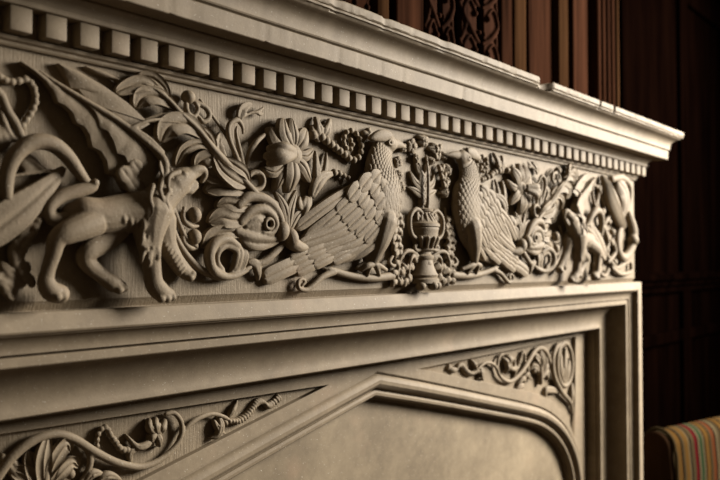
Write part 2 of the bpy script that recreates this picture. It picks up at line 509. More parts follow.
def bird():
    bm = B()
    # head turned along the neck, plump body, thighs
    body = [(386, 145, .024, .021), (381, 155, .024, .029), (379, 169, .024, .038), (381, 185, .024, .050), (381, 202, .024, .053), (377, 219, .023, .048), (366, 235, .020, .037), (350, 247, .016, .026), (330, 256, .011, .018)]
    tube(bm, body, .42, 18, 40)
    blob(bm, 388, 143, .026, .024, .0165, .0125, .1)
    tube(bm, [(395, 143.5, .026, .010), (401, 145, .025, .0065), (406, 147.5, .022, .002)], .7)
    tube(bm, [(384, 222, .034, .028), (380, 240, .034, .021), (376, 254, .030, .013), (373, 263, .026, .0085)], .8, 12)
    tube(bm, [(371, 225, .020, .024), (368, 245, .018, .016), (367, 262, .016, .008)], .8, 12)
    # eye ring and nostril ridge
    tube(bm, [(391.2 + 2.3 * math.cos(a), 142.5 + 2.6 * math.sin(a), .0435, .0016) for a in [k * PI / 5 for k in range(11)]], 1, 6, 30)
    b = obj('bird', bm, ST, CH, voxel=VX, relax=5)
    bm = B(); blob(bm, 391.2, 142.5, .042, .0032); obj('eye', bm, ST, b, smooth=True)
    bm = B(); leaf(bm, [(392, 135.5, .040), (382, 135.5, .040), (370, 138.5, .036)], .0125, 'lance', .004, 0, .012)
    obj('crest', bm, ST, b, voxel=VX)
    # short plumage flecked over neck, breast and thigh
    bm = B(); rnd = random.Random(5)
    q = spline([(*P(a, b_, h), r) for a, b_, h, r in body], 40); c = [Vector(a[:3]) for a in q]
    for i in range(4, 27):
        t = (c[i + 1] - c[i - 1]).normalized(); nr = t.cross(Vector((0, 1, 0))).normalized()
        for k in range(9):
            x = -.92 + 1.84 * (k + .5 * (i % 2)) / 8.5
            if abs(x) > .93: continue
            y = math.sqrt(1 - x * x); r = q[i][3]
            p = c[i] + nr * r * x * .99 - Vector((0, 1, 0)) * r * .42 * y * .952
            nn = (nr * x * .42 - Vector((0, 1, 0)) * y).normalized()
            b3 = t.cross(nn).normalized()
            M = Matrix.Translation(p) @ Matrix((b3, t, nn)).transposed().to_4x4() @ Matrix.Diagonal((.0032 + .0014 * r / .05, .0075, .0011, 1))
            bmesh.ops.create_uvsphere(bm, u_segments=8, v_segments=5, radius=1, matrix=M)
    o = obj('plumage', bm, ST, b, smooth=True); o['kind'] = 'stuff'
    # wing: long primaries, secondaries, two rows of coverts
    bm = B()
    prim = [((362, 184), (328, 205), (296, 229)), ((361, 192), (334, 216), (306, 238)), ((363, 200), (336, 223), (303, 241)), ((366, 207), (340, 229), (298, 245)), ((371, 214), (346, 235), (308, 248)), ((376, 220), (353, 241), (320, 252)), ((381, 226), (361, 245), (334, 256)), ((386, 228), (370, 246), (350, 257))]
    for i, (a, m, t) in enumerate(prim):
        leaf(bm, [(*a, .040), (*m, .037 + .001 * (i % 2)), (*t, .020)], .0105, 'feather', .003, .003, .010, n=24)
    for a, t in (((372, 182), (336, 213)), ((376, 190), (341, 221)), ((380, 199), (347, 229)), ((384, 208), (355, 236)), ((388, 216), (364, 242)), ((391, 222), (374, 243))):
        leaf(bm, [(*a, .046), ((a[0] + t[0]) / 2, (a[1] + t[1]) / 2, .047), (*t, .040)], .0115, 'feather', .0028, .003, .008)
    for h, L, cs in ((.051, 16, [(352, 197), (358, 206), (366, 215), (374, 223), (382, 229)]), (.054, 13, [(363, 187), (370, 196), (377, 206), (384, 215)]), (.054, 9, [(374, 181), (381, 190), (388, 201)])):
        for k, (a, b_) in enumerate(cs):
            e = (-2.5, 1.5, -1, 2.2, -.5)[k]
            leaf(bm, [(a + L * .75, b_ - L * .9, h - .003), (a + L * .4 + e * .3, b_ - L * .48, h), (a - 1 + e, b_ + 1 - e, h - .003 + .001 * (k % 2))], .0150, 'lobe', .0026, .003, .007, n=18)
    obj('wing', bm, ST, b, smooth=.6)
    bm = B()
    for a, t, h, w in [((308, 259), (264, 279), .014, .0140), ((320, 249), (290, 262), .018, .0115), ((326, 258), (296, 272), .018, .0120), ((338, 243), (306, 256), .023, .0115), ((342, 251), (313, 265), .024, .0115), ((356, 240), (325, 252), .028, .0115), ((358, 248), (332, 261), .028, .0115), ((372, 240), (344, 253), .031, .0115)]:
        leaf(bm, [(*a, h), ((a[0] + t[0]) / 2, (a[1] + t[1]) / 2 - .5, h + .003), (*t, h - .002)], w, 'feather', .004, .0028, .012)
    obj('tail', bm, ST, b, smooth=.6)
    bm = B()
    for ex, ey in ((361, 270), (367, 275), (379, 275), (386, 270)):
        tube(bm, [(373, 264, .026, .006), ((373 + ex) / 2, 266, .028, .0055), (ex, ey, .020, .004)], 1, 8, 10)
    for ex, ey in ((357, 268), (364, 272)):
        tube(bm, [(367, 262, .016, .006), (ex, ey, .012, .004)], 1, 8, 8)
    obj('claw', bm, ST, b, voxel=VX)
    # twig it stands on, curling up at its end
    bm = B()
    tube(bm, [(392, 276, .010, .008), (372, 278, .012, .0075), (352, 276, .012, .0065), (334, 271, .012, .006), (326, 268, .010, .0045), (318, 266, .008, .003)], .9, 10, 30)
    tube(bm, [(334, 272, .012, .006), (322, 277, .012, .0055), (312, 286, .012, .005), (306, 290, .012, .0045), (299, 288.5, .012, .004), (298, 282, .012, .0035), (302, 279, .012, .003), (305, 282, .011, .003), (302, 285, .010, .003)], 1, 10, 40)
    obj('twig', bm, ST, CH, voxel=VX)

def griffin():
    bm = B()
    tube(bm, [(74, 214, .020, .017), (83, 214, .026, .023), (100, 216, .029, .0245), (120, 213, .030, .026), (138, 211, .033, .029), (150, 207, .034, .029)], .8, 16, 30)
    tube(bm, [(148, 214, .032, .034), (155, 203, .036, .030), (165, 193, .039, .025), (177, 184, .041, .021)], .75, 14, 24)
    # head, muzzle, jaws
    tube(bm, [(174, 184, .042, .020), (183, 178, .043, .0165), (192, 173.5, .043, .0105), (200, 170.5, .042, .0075)], .85, 12, 20)
    tube(bm, [(181, 187, .040, .011), (189, 187, .040, .0075), (195, 184, .040, .0055)], .9, 10, 14)
    blob(bm, 184.5, 174, .056, .0055, .004, .004)
    tube(bm, [(188, 174, .046, .008), (196, 169.5, .048, .007), (203, 169.5, .047, .006), (205, 175, .045, .005), (202, 181, .042, .004)], .9, 8, 20)
    tube(bm, [(183, 190, .040, .007), (190, 191, .042, .006), (196, 186.5, .042, .0045)], .9, 8, 14)
    # legs
    tube(bm, [(94, 221, .032, .021), (80, 227, .038, .0185), (66, 233, .040, .0155), (57, 240, .038, .0125), (53, 254, .034, .0105), (48, 270, .030, .0095), (46, 282, .028, .0115), (51, 291, .028, .0135), (60, 294, .028, .0125)], .85, 14, 40)
    tube(bm, [(118, 226, .018, .020), (105, 240, .018, .017), (89, 251, .022, .0145), (86, 261, .020, .0125), (101, 275, .016, .011), (112, 283, .018, .012), (120, 287, .017, .010)], .8, 12, 36)
    tube(bm, [(150, 212, .036, .034), (149, 232, .040, .024), (150, 250, .040, .0165), (152, 268, .038, .0135), (154, 283, .036, .014), (161, 292, .036, .014), (169, 295, .034, .010)], .85, 14, 36)
    tube(bm, [(160, 222, .018, .026), (166, 243, .018, .017), (174, 258, .018, .0135), (183, 270, .018, .0125), (190, 275, .018, .010)], .8, 12, 30)
    for cx, cy, h in ((63, 296, .036), (57, 297, .038), (124, 288, .022), (119, 290, .025), (172, 297, .040), (167, 299, .043), (161, 299, .044), (192, 274, .024), (190, 278, .026)):
        blob(bm, cx, cy, h, .0062, .0055, .006)
    # ribs and shaggy fur on the legs and breast
    for a, b_ in (((122, 212), (124, 228)), ((128, 212), (131, 231)), ((134, 213), (137, 233))):
        tube(bm, [(*a, .048, .003), ((a[0] + b_[0]) / 2 + 1, (a[1] + b_[1]) / 2, .050, .0042), (*b_, .036, .003)], 1, 8, 12)
    rnd = random.Random(3)
    for i in range(34):
        a = rnd.uniform(0, 1); u0 = 143 + 16 * rnd.random(); v0 = 205 + 52 * a
        tube(bm, [(u0, v0, .058 - .006 * a, .003), (u0 - 1 + rnd.uniform(-2, 2), v0 + 7, .060 - .008 * a, .0032), (u0 - 2 + rnd.uniform(-2, 2), v0 + 13, .052 - .008 * a, .0015)], 1, 6, 8)
    for i in range(10):
        v0 = 232 + i * 4; u0 = 160 + i * 2.3
        tube(bm, [(u0 + 4, v0, .030, .003), (u0, v0 + 5, .030, .003), (u0 - 3, v0 + 8, .024, .0015)], 1, 6, 8)
    g = obj('griffin', bm, ST, CH, voxel=.0014, relax=3)
    bm = B()
    leaf(bm, [(172, 182, .056), (166, 170, .060), (161, 158, .050)], .0105, 'lance', .0, .004, .006, edge=.003)
    obj('ear', bm, ST, g, voxel=VX)
    bm = B()
    for a in [((179, 172), (170, 176), (168, 186), (172, 196)), ((163, 178), (160, 190), (163, 202), (157, 212)), ((153, 186), (150, 198), (153, 211), (147, 221)), ((170, 190), (166, 199), (168, 209), (162, 218))]:
        tube(bm, [(*q, .058 + .006 * math.sin(k), .0045 - .0006 * k) for k, q in enumerate(a)], .8, 8, 24)
    obj('mane', bm, ST, g, voxel=VX)
    # tail sweeping down, back and round in a ring
    bm = B()
    tube(bm, [(78, 214, .022, .010), (64, 219, .020, .0095), (51, 218, .018, .009), (49, 208, .018, .009), (60, 197, .018, .0095), (77, 191, .020, .010), (91, 187, .024, .0085), (95, 183, .028, .006)], .9, 12, 40)
    obj('tail', bm, ST, g, voxel=VX)
    bm = B()
    tube(bm, [(10, 204, .014, .006), (6, 192, .018, .0085), (8, 170, .022, .0098), (18, 152, .026, .0105), (34, 142, .028, .0108), (52, 144, .028, .0108), (67, 156, .026, .0100), (78, 171, .024, .0085), (87, 182, .022, .006), (94, 185, .020, .0045), (95, 179, .018, .003)], .95, 12, 50)
    obj('tail', bm, ST, g, voxel=VX)
    # bat wing: layered membranes with scalloped edges, stretched from the spars
    spar = [(21, 61, .010), (40, 72, .014), (60, 85, .018), (87, 102, .022), (112, 117, .026), (135, 133, .030), (152, 148, .034), (163, 162, .038), (164, 176, .040)]
    bm = B()
    ruled(bm, [(57, 64, .008), (63, 72, .010), (68, 79, .011), (71, 88, .012), (78, 90, .012), (85, 96, .014), (90, 104, .016)], [(58, 63, .008), (80, 72, .014), (104, 86, .020), (128, 103, .024), (148, 122, .028)], .003, .010)
    ruled(bm, [(85, 67, .006), (96, 73, .008), (106, 77, .010), (116, 80, .011), (126, 92, .014)], [(86, 66, .006), (104, 71, .010), (122, 80, .012), (140, 94, .016)], .002, .008)
    ruled(bm, [(90, 104, .016), (110, 118, .02), (132, 134, .026)], [(60, 66, .008), (104, 86, .018), (150, 124, .026)], .002, .016)
    ruled(bm, [(20, 62, .010), (34, 71, .016), (46, 81, .019), (54, 91, .020), (58, 102, .019), (65, 105, .021), (73, 112, .022), (77, 123, .020), (84, 126, .022), (90, 135, .023), (93, 147, .022), (101, 151, .024), (107, 161, .026), (109, 173, .025), (118, 177, .028), (125, 190, .030), (140, 196, .034)], spar, .002, .014, n=90, m=14, ribs=5)
    ruled(bm, [(70, 92, .022), (84, 101, .026), (95, 112, .028), (100, 128, .027), (108, 131, .031), (114, 141, .033), (117, 153, .032), (125, 156, .036), (130, 166, .038), (132, 178, .037), (142, 182, .041), (148, 192, .043)], [(a, b_, h + .003) for a, b_, h in spar[2:]], .002, .012, n=70, m=12, ribs=4)
    w = obj('wing', bm, ST, g, smooth=.6)
    bm = B()
    tube(bm, [(40, 72, .015, .0025), (60, 85, .020, .0032), (87, 101.5, .026, .004), (112, 116.5, .031, .0045), (135, 132.5, .036, .005), (152, 147.5, .041, .0058), (163, 160, .048, .007), (165, 172, .055, .0065), (161, 182, .056, .005)], 1, 10, 40)
    tube(bm, [(132, 127, .038, .003), (147, 121, .040, .0032), (161, 119, .040, .002)], 1, 8, 12)
    tube(bm, [(134, 128, .038, .003), (150, 139, .042, .003), (163, 152, .046, .003)], 1, 8, 12)
    for a, b_ in ((122, 172), (133, 165), (130, 183), (142, 176), (138, 193), (149, 186), (152, 172)):
        leaf(bm, [(a + 11, b_ + 11, .037), (a + 5, b_ + 4, .0405), (a - 2, b_ - 5, .038)], .0115, 'lobe', .0025, .0025, .008, n=14)
    obj('spar', bm, ST, g, voxel=VX, relax=2)

def lance_group():
    bm = B()
    leaf(bm, [(-34, 252, .02), (0, 226, .026), (30, 202, .028), (67, 168, .020)], .024, 'lance', .004, .004, .016, edge=.002, nt=16)
    obj('leaf', bm, ST, CH, voxel=VX)
    bm = B()
    tube(bm, [(12, 176, .012, .003), (40, 172, .013, .003), (62, 170, .014, .0025)], 1, 8, 16)
    tube(bm, [(62, 168, .014, .004), (48, 172, .014, .004), (30, 158, .012, .004), (24, 150, .012, .003)], 1, 8, 16)
    leaf(bm, [(40, 168, .010), (28, 162, .014), (20, 150, .010)], .012, 'lance', .003, .003, .008)
    obj('twig', bm, ST, CH, voxel=VX)
    rnd = random.Random(11)
    bm = B()
    path = spline([(52, 192), (44, 203), (38, 213), (31, 226), (23, 240), (16, 254), (20, 268), (28, 280)], 26)
    for i, (a, b_) in enumerate(path):
        for k in (-1, 1):
            blob(bm, a + k * 3.4 + rnd.uniform(-1, 1), b_ + k * 2 + rnd.uniform(-1, 1), .012 + rnd.uniform(0, .006), .0056 + rnd.uniform(-.001, .001), .0064, .006)
    tube(bm, [(*q, .010, .006) for q in path[::3]], 1, 8, 30)
    obj('garland', bm, ST, CH, voxel=VX)
    bm = B()
    for a in [((0, 262), (8, 270), (18, 278), (24, 288)), ((-8, 280), (4, 284), (12, 292), (8, 299)), ((30, 262), (24, 272), (10, 278), (-4, 276))]:
        leaf(bm, [(*q, .014 + .006 * (k % 2)) for k, q in enumerate(a)], .011, 'lobe', .005, .003, .012, lobes=3)
    obj('leaf', bm, ST, CH, voxel=VX)
    # bead strings above the ring
    for path, r in ([(-6, 72), (2, 79), (10, 82), (18, 81), (26, 79), (32, 84), (35, 92), (35, 102), (32, 111), (27, 119), (22, 126)], .0048), ([(-4, 90), (2, 97), (5, 106), (9, 114), (14, 121), (18, 129), (21, 137)], .0055):
        bm = B()
        for a, b_ in resample(path, 13): blob(bm, a, b_, .012, r * 1.05, r * 1.05, r)
        tube(bm, [(*q, .006, r * .5) for q in path], 1, 8, 24)
        obj('bead_string', bm, ST, CH, voxel=VX)
    bm = B()
    tube(bm, [(0, 112, .008, .006), (6, 128, .012, .006), (14, 140, .012, .005), (20, 132, .012, .004), (16, 124, .010, .003)], 1, 8, 24)
    leaf(bm, [(0, 150, .010), (2, 138, .016), (-4, 122, .010)], .012, 'lance', .004, .002, .012)
    obj('tendril', bm, ST, CH, voxel=VX)

def acanthus():
    # long drooping acanthus branch with midrib and curling lobes
    bm = B()
    tube(bm, [(134, 79, .026, .003), (157, 90, .036, .004), (170, 101, .038, .0045), (181, 113, .040, .005), (198, 129, .042, .005), (214, 149, .042, .0052), (230, 166, .040, .0052), (246, 182, .036, .006), (258, 196, .034, .008)], .9, 10, 50)
    leaf(bm, [(250, 190, .030), (236, 173, .038), (216, 152, .040), (198, 130, .038), (178, 110, .034)], .0085, 'lance', .004, .004, .02, n=30)
    br = obj('acanthus_branch', bm, ST, CH, voxel=VX)
    L = [
        ([(158, 92, .030), (148, 85, .034), (134, 85, .030), (116, 92, .022)], .0135, 'lobe', 0),
        ([(176, 108, .032), (160, 97, .036), (144, 97, .032), (136, 108, .022)], .0175, 'lobe', 2),
        ([(190, 122, .032), (174, 118, .040), (158, 118, .036), (140, 122, .026)], .0085, 'lance', 0),
        ([(206, 138, .036), (188, 124, .042), (170, 126, .040), (161, 142, .026)], .0215, 'lobe', 2),
        ([(216, 152, .032), (200, 144, .038), (184, 150, .034), (176, 166, .020)], .0095, 'lobe', 0),
        ([(228, 168, .030), (214, 158, .036), (203, 160, .032), (196, 168, .020)], .0165, 'lobe', 2),
        ([(240, 178, .028), (226, 178, .034), (213, 176, .030), (202, 172, .020)], .0145, 'lobe', 2),
        ([(248, 192, .026), (232, 189, .032), (218, 187, .028), (206, 190, .018)], .0165, 'lobe', 2),
        ([(252, 206, .024), (240, 206, .032), (228, 204, .028), (217, 206, .018)], .0150, 'lobe', 2),
        ([(250, 218, .024), (234, 220, .032), (222, 218, .028), (209, 222, .016)], .0190, 'lobe', 2),
        ([(244, 234, .022), (228, 232, .028), (214, 236, .024), (203, 248, .014)], .0165, 'lobe', 2),
        ([(168, 98, .036), (164, 88, .036), (152, 78, .028), (138, 76, .020)], .0105, 'lobe', 0),
        ([(196, 128, .036), (205, 132, .034), (212, 142, .030), (214, 150, .024)], .0085, 'lobe', 0),
        ([(222, 158, .036), (236, 166, .044), (246, 174, .042), (250, 186, .030)], .0120, 'lance', 0),
        ([(214, 156, .036), (222, 170, .044), (234, 180, .044), (246, 186, .034)], .0140, 'lobe', 2),
    ]
    for pts, w, sh, lb in L:
        bm = B(); leaf(bm, pts, w * .86, sh, .002, .004, .015, lobes=lb, amp=.16, edge=.0045, n=26, nt=14)
        obj('lobe', bm, ST, br, smooth=.7)
    # bud and collar above the branch
    bm = B(); blob(bm, 188, 97, .020, .0105, .0095, .010)
    s = obj('bud', bm, ST, CH, smooth=True)
    bm = B()
    tube(bm, [(193, 101, .022, .005), (206, 108, .024, .0055), (209, 117, .024, .0055), (203, 122, .024, .005), (199, 117, .024, .004)], 1, 8, 24)
    tube(bm, [(186, 104, .022, .005), (187, 112, .026, .0055), (193, 117, .028, .005), (198, 110, .028, .0045), (196, 104, .026, .004)], 1, 8, 24)
    tube(bm, [(200, 100, .012, .0035), (214, 118, .013, .0035), (224, 132, .013, .004), (230, 142, .014, .0045)], 1, 8, 20)
    obj('collar', bm, ST, s, voxel=VX)
    # upright slender leaves and arching stems between branch and flower
    bm = B()
    leaf(bm, [(226, 160, .022), (219, 146, .026), (221, 132, .020)], .0095, 'lance', .001, .005, .012, edge=.003)
    obj('leaf', bm, ST, CH, voxel=VX)
    bm = B()
    tube(bm, [(243, 178, .022, .006), (236, 156, .024, .0055), (229, 138, .024, .0055), (229, 125, .024, .0055), (237, 120, .024, .0055), (242, 126, .022, .004), (243, 133, .018, .003)], 1, 8, 40)
    tube(bm, [(245, 176, .022, .0055), (240, 152, .022, .005), (236, 134, .022, .004), (237, 127, .02, .003)], 1, 8, 24)
    tube(bm, [(246, 172, .018, .005), (249, 154, .020, .006), (256, 142, .022, .006), (264, 135, .020, .0045)], 1, 8, 24)
    obj('stem', bm, ST, CH, voxel=VX)
    bm = B()
    leaf(bm, [(239, 119, .014), (244, 108, .018), (253, 103, .014)], .0085, 'lance', .001, .004, .010, edge=.003)
    tube(bm, [(240, 119, .012, .003), (250, 113, .014, .0032), (257, 112, .014, .004), (263, 108, .012, .003)], 1, 8, 14)
    tube(bm, [(256, 112, .014, .003), (260, 115, .014, .003), (263, 113, .012, .002)], 1, 8, 10)
    obj('bud', bm, ST, CH, voxel=VX)
    bm = B()
    tube(bm, [(255 + 8 * math.cos(a), 181 + 9 * math.sin(a), .026, .006) for a in [k * PI / 6 for k in range(13)]], 1.2, 10, 40)
    obj('ring', bm, ST, CH, voxel=VX)

def rosette():
    # big curled cup with an eye, below the branch
    bm = B()
    tube(bm, [(238, 205, .028, .010), (248, 197, .032, .011), (262, 198, .034, .011), (273, 206, .034, .0105), (280, 218, .032, .009), (281, 230, .030, .008), (274, 238, .028, .008), (262, 238, .028, .010), (248, 236, .026, .012), (236, 232, .022, .010)], .9, 10, 50)
    tube(bm, [(240, 222, .026, .010), (250, 212, .032, .010), (262, 209, .036, .0095), (272, 215, .036, .008), (276, 225, .035, .007), (271, 233, .033, .007), (263, 232, .033, .006)], .9, 10, 40)
    tube(bm, [(246, 226, .026, .009), (256, 219, .034, .007), (262, 222, .034, .006)], .9, 10, 16)
    leaf(bm, [(286, 236, .020), (262, 244, .030), (246, 240, .028), (234, 230, .020)], .012, 'lance', .004, .003, .016)
    blob(bm, 252, 222, .014, .032, .030, .016)
    r = obj('rosette', bm, ST, CH, voxel=VX)
    bm = B(); tube(bm, [(269 + 4 * math.cos(a), 224 + 5.2 * math.sin(a), .040, .0042) for a in [k * PI / 6 for k in range(13)]], 1.2, 8, 36)
    obj('eye', bm, ST, r, voxel=VX)
    bm = B(); blob(bm, 281, 231, .030, .014, .017, .013, .3); obj('berry', bm, ST, CH, smooth=True)
    # calyx and sprouting leaves
    bm = B()
    tube(bm, [(286, 238, .022, .012), (292, 243, .026, .015), (300, 247, .024, .012), (308, 247, .018, .006)], .9, 10, 20)
    blob(bm, 290, 238, .026, .014, .018, .014, -.4)
    c = obj('calyx', bm, ST, CH, voxel=VX)
    for pts, w in (([(286, 230, .020), (277, 208, .024), (263, 197, .018)], .0095), ([(288, 229, .022), (285, 208, .028), (276, 192, .020)], .0085), ([(289, 228, .022), (291, 210, .028), (297, 190, .020)], .0085), ([(289, 232, .020), (297, 216, .024), (306, 209, .018)], .0070)):
        bm = B(); leaf(bm, pts, w, 'lance', .003, .004, .012, edge=.001); obj('leaf', bm, ST, c, smooth=.7)
    bm = B()
    tube(bm, [(306, 200, .018, .009), (305, 207, .022, .011), (303, 213, .020, .009)], 1, 10, 16)
    for k in (-5, 0, 5): leaf(bm, [(304 + k * .3, 210, .026), (305 + k, 204, .030), (306 + k * 1.1, 196, .022)], .006, 'lance', .003, .001, .010)
    obj('bud', bm, ST, CH, voxel=VX)
    # stem down to the forked leaf tip
    bm = B(); tube(bm, [(283, 243, .018, .008), (274, 253, .018, .0085), (263, 262, .016, .008), (253, 264, .014, .006)], .9, 10, 20)
    leaf(bm, [(247, 262, .016), (256, 264, .020), (259, 272, .018), (259, 281, .012)], .0085, 'lance', .004, .002, .012)
    leaf(bm, [(247, 262, .016), (256, 262, .020), (262, 267, .016)], .006, 'lance', .003, .001, .012)
    obj('stem', bm, ST, CH, voxel=VX)
    # open scroll with a fluted edge
    bm = B()
    tube(bm, [(237, 246, .022, .008), (226, 239, .026, .0095), (214, 244, .028, .0105), (209, 257, .028, .011), (213, 270, .026, .010), (223, 276, .022, .008), (234, 276, .018, .007), (247, 270, .014, .005)], .95, 10, 50)
    tube(bm, [(236, 250, .022, .007), (226, 246, .024, .0065), (218, 252, .024, .0065), (217, 262, .022, .006), (222, 270, .018, .006)], 1, 10, 36)
    leaf(bm, [(238, 242, .020), (240, 254, .026), (236, 268, .020), (228, 275, .014)], .009, 'lance', .004, .004, .014)
    leaf(bm, [(243, 244, .018), (246, 256, .024), (242, 268, .018), (234, 277, .012)], .007, 'lance', .004, .003, .012)
    obj('scroll', bm, ST, CH, voxel=VX)
    bm = B()
    tube(bm, [(175, 196, .014, .005), (171, 208, .016, .0058), (171, 222, .018, .006), (177, 240, .018, .0062), (188, 257, .018, .0065), (202, 270, .018, .0070), (219, 277, .018, .0072), (236, 275, .016, .006), (250, 267, .014, .005)], .95, 10, 50)
    tube(bm, [(174, 210, .014, .005), (180, 226, .016, .005), (186, 238, .018, .005), (196, 246, .018, .005)], .95, 10, 30)
    obj('stem', bm, ST, CH, voxel=VX)
    for a, b_ in ((194, 215), (194, 237)):
        bm = B(); blob(bm, a, b_, .018, .0105, .0115, .0105)
        be = obj('berry', bm, ST, CH, smooth=True)
        bm = B(); tube(bm, [(a - 10, b_ - 7, .014, .004), (a - 11, b_ + 4, .018, .0052), (a - 4, b_ + 11, .018, .0052), (a + 4, b_ + 11, .014, .003)], 1, 8, 22)
        obj('husk', bm, ST, be, voxel=VX)

def flower():
    bm = B(); blob(bm, 293, 153, .034, .010, .010, .010); blob(bm, 289, 155, .018, .026, .024, .016)
    f = obj('flower', bm, ST, CH, voxel=VX)
    C = (292, 153)
    for pts, w in (([(292, 148, .030), (280, 141, .036), (270, 127, .022)], .0155), ([(292, 148, .032), (285, 134, .040), (283, 118, .024)], .0125), ([(294, 147, .030), (294, 134, .036), (291, 118, .022)], .0110),
                   ([(296, 149, .030), (303, 139, .036), (306, 129, .022)], .0135), ([(297, 155, .026), (306, 156, .028), (313, 149, .018)], .0085),
                   ([(295, 159, .030), (304, 168, .034), (310, 182, .020)], .0105), ([(292, 160, .032), (293, 176, .038), (288, 193, .020)], .0150), ([(290, 160, .026), (281, 178, .028), (276, 190, .016)], .009), ([(288, 160, .026), (274, 172, .028), (262, 168, .018)], .009)):
        bm = B(); leaf(bm, pts, w, 'petal', .007, .004, .016, edge=.002, n=20); obj('petal', bm, ST, f, smooth=.7)
    bm = B()
    for dv, du in ((-6, 0), (0, -3), (6, 0)):
        tube(bm, [(294, 153 + dv * .4, .050, .0080), (284 + du, 153 + dv * .95, .062, .0115), (270 + du, 156 + dv * 1.2, .046, .0085)], .8, 10, 20)
    obj('cup', bm, ST, f, voxel=VX)
    bm = B(); leaf(bm, [(318, 190, .014), (318, 172, .022), (316, 150, .012)], .0085, 'lance', .004, .004, .012)
    leaf(bm, [(320, 186, .012), (326, 170, .018), (327, 152, .010)], .006, 'lance', .003, .002, .010)
    obj('leaf', bm, ST, CH, voxel=VX)
    bm = B(); leaf(bm, [(312, 198, .014), (318, 184, .022), (325, 176, .020), (336, 173, .012)], .013, 'lance', .005, .005, .014, edge=.001)
    obj('leaf', bm, ST, CH, voxel=VX)
    bm = B()
    for k, (a, b_) in enumerate(((334, 172.5), (339, 173.5), (343.5, 175.5), (348, 178))): blob(bm, a, b_, .012, .0068 - .0006 * k)
    obj('bead_string', bm, ST, CH, voxel=VX)
    bm = B()
    for pts, w in (([(322, 140, .014), (320, 128, .022), (316, 116, .012)], .0105), ([(322, 140, .014), (328, 130, .022), (331, 118, .012)], .0105), ([(320, 142, .014), (314, 132, .018), (312, 124, .010)], .006)):
        leaf(bm, pts, w, 'lance', .004, .004, .012, lobes=3, amp=.2)
    blob(bm, 312, 135, .016, .009, .008, .010)
    obj('leaf', bm, ST, CH, voxel=VX)
    bm = B()
    path = [(321, 137), (326, 140.5), (330.5, 144), (335, 147.5), (339.5, 151), (344, 154.5), (348.5, 158), (353.5, 160), (358, 157.5), (360.5, 152), (361, 145.5), (359.5, 139), (356, 133.5), (351, 130.5), (346.5, 132), (344, 137), (344, 143.5), (346.5, 148.5), (350.5, 149), (352.5, 144.5), (350.5, 140)]
    for k, (a, b_) in enumerate(path): blob(bm, a, b_, .014 + .002 * math.sin(k * 1.9), max(.0080 - .00022 * k, .0045))
    tube(bm, [(*q, .008, .0045) for q in path[::2]], 1, 8, 60)
    obj('bead_string', bm, ST, CH, voxel=.0013, relax=1)
    bm = B(); blob(bm, 364, 134, .010, .009, .007); blob(bm, 368, 131, .010, .006); leaf(bm, [(362, 142, .008), (366, 136, .014), (371, 127, .008)], .007, 'lance', .003, .002, .008)
    obj('bud', bm, ST, CH, voxel=VX)

def far_end():
    """carving at the end of the frieze, past the griffin (traced where the right-hand end shows it)"""
    bm = B()
    leaf(bm, [(623, 228, .012), (616, 207, .030), (609, 190, .030), (603, 175, .014)], .032, 'lance', .014, -.004, .014)
    obj('wing', bm, ST, CH, voxel=VX)
    bm = B()
    leaf(bm, [(619, 222, .016), (625, 206, .030), (624, 192, .028), (616, 181, .012)], .034, 'lobe', .010, .004, .012)
    tube(bm, [(612, 179, .014, .012), (622, 178, .018, .013), (629, 186, .018, .014), (629, 202, .016, .013), (622, 216, .014, .010)], .8, 10, 30)
    obj('leaf', bm, ST, CH, voxel=VX)
    bm = B()
    tube(bm, [(629, 216, .014, .018), (633, 232, .016, .020), (631, 248, .016, .018), (624, 258, .014, .016), (618, 250, .014, .014), (618, 236, .014, .012), (622, 226, .014, .010)], .8, 10, 40)
    blob(bm, 632.5, 240, .018, .020, .018, .018)
    obj('scroll', bm, ST, CH, voxel=VX)
    if X.mir: return
    bm = B()
    for pts in ([(599, 190), (604, 206), (600, 220), (606, 232), (612, 244)], [(610, 214), (604, 226), (608, 242), (604, 254)], [(596, 232), (602, 246), (609, 259), (616, 268), (624, 264)], [(600, 260), (598, 270), (604, 276), (608, 270)], [(612, 268), (620, 274), (630, 272), (631, 264)], [(608, 262), (615, 252), (612, 240)]):
        tube(bm, [(*q, .012, .0075) for q in pts], 1, 8, 24)
    for a, b_ in ((605, 200), (608, 222), (612, 232), (602, 212), (614, 262), (606, 250)):
        blob(bm, a, b_, .012, .012, .010, .010)
    obj('tendril', bm, ST, CH, voxel=VX)

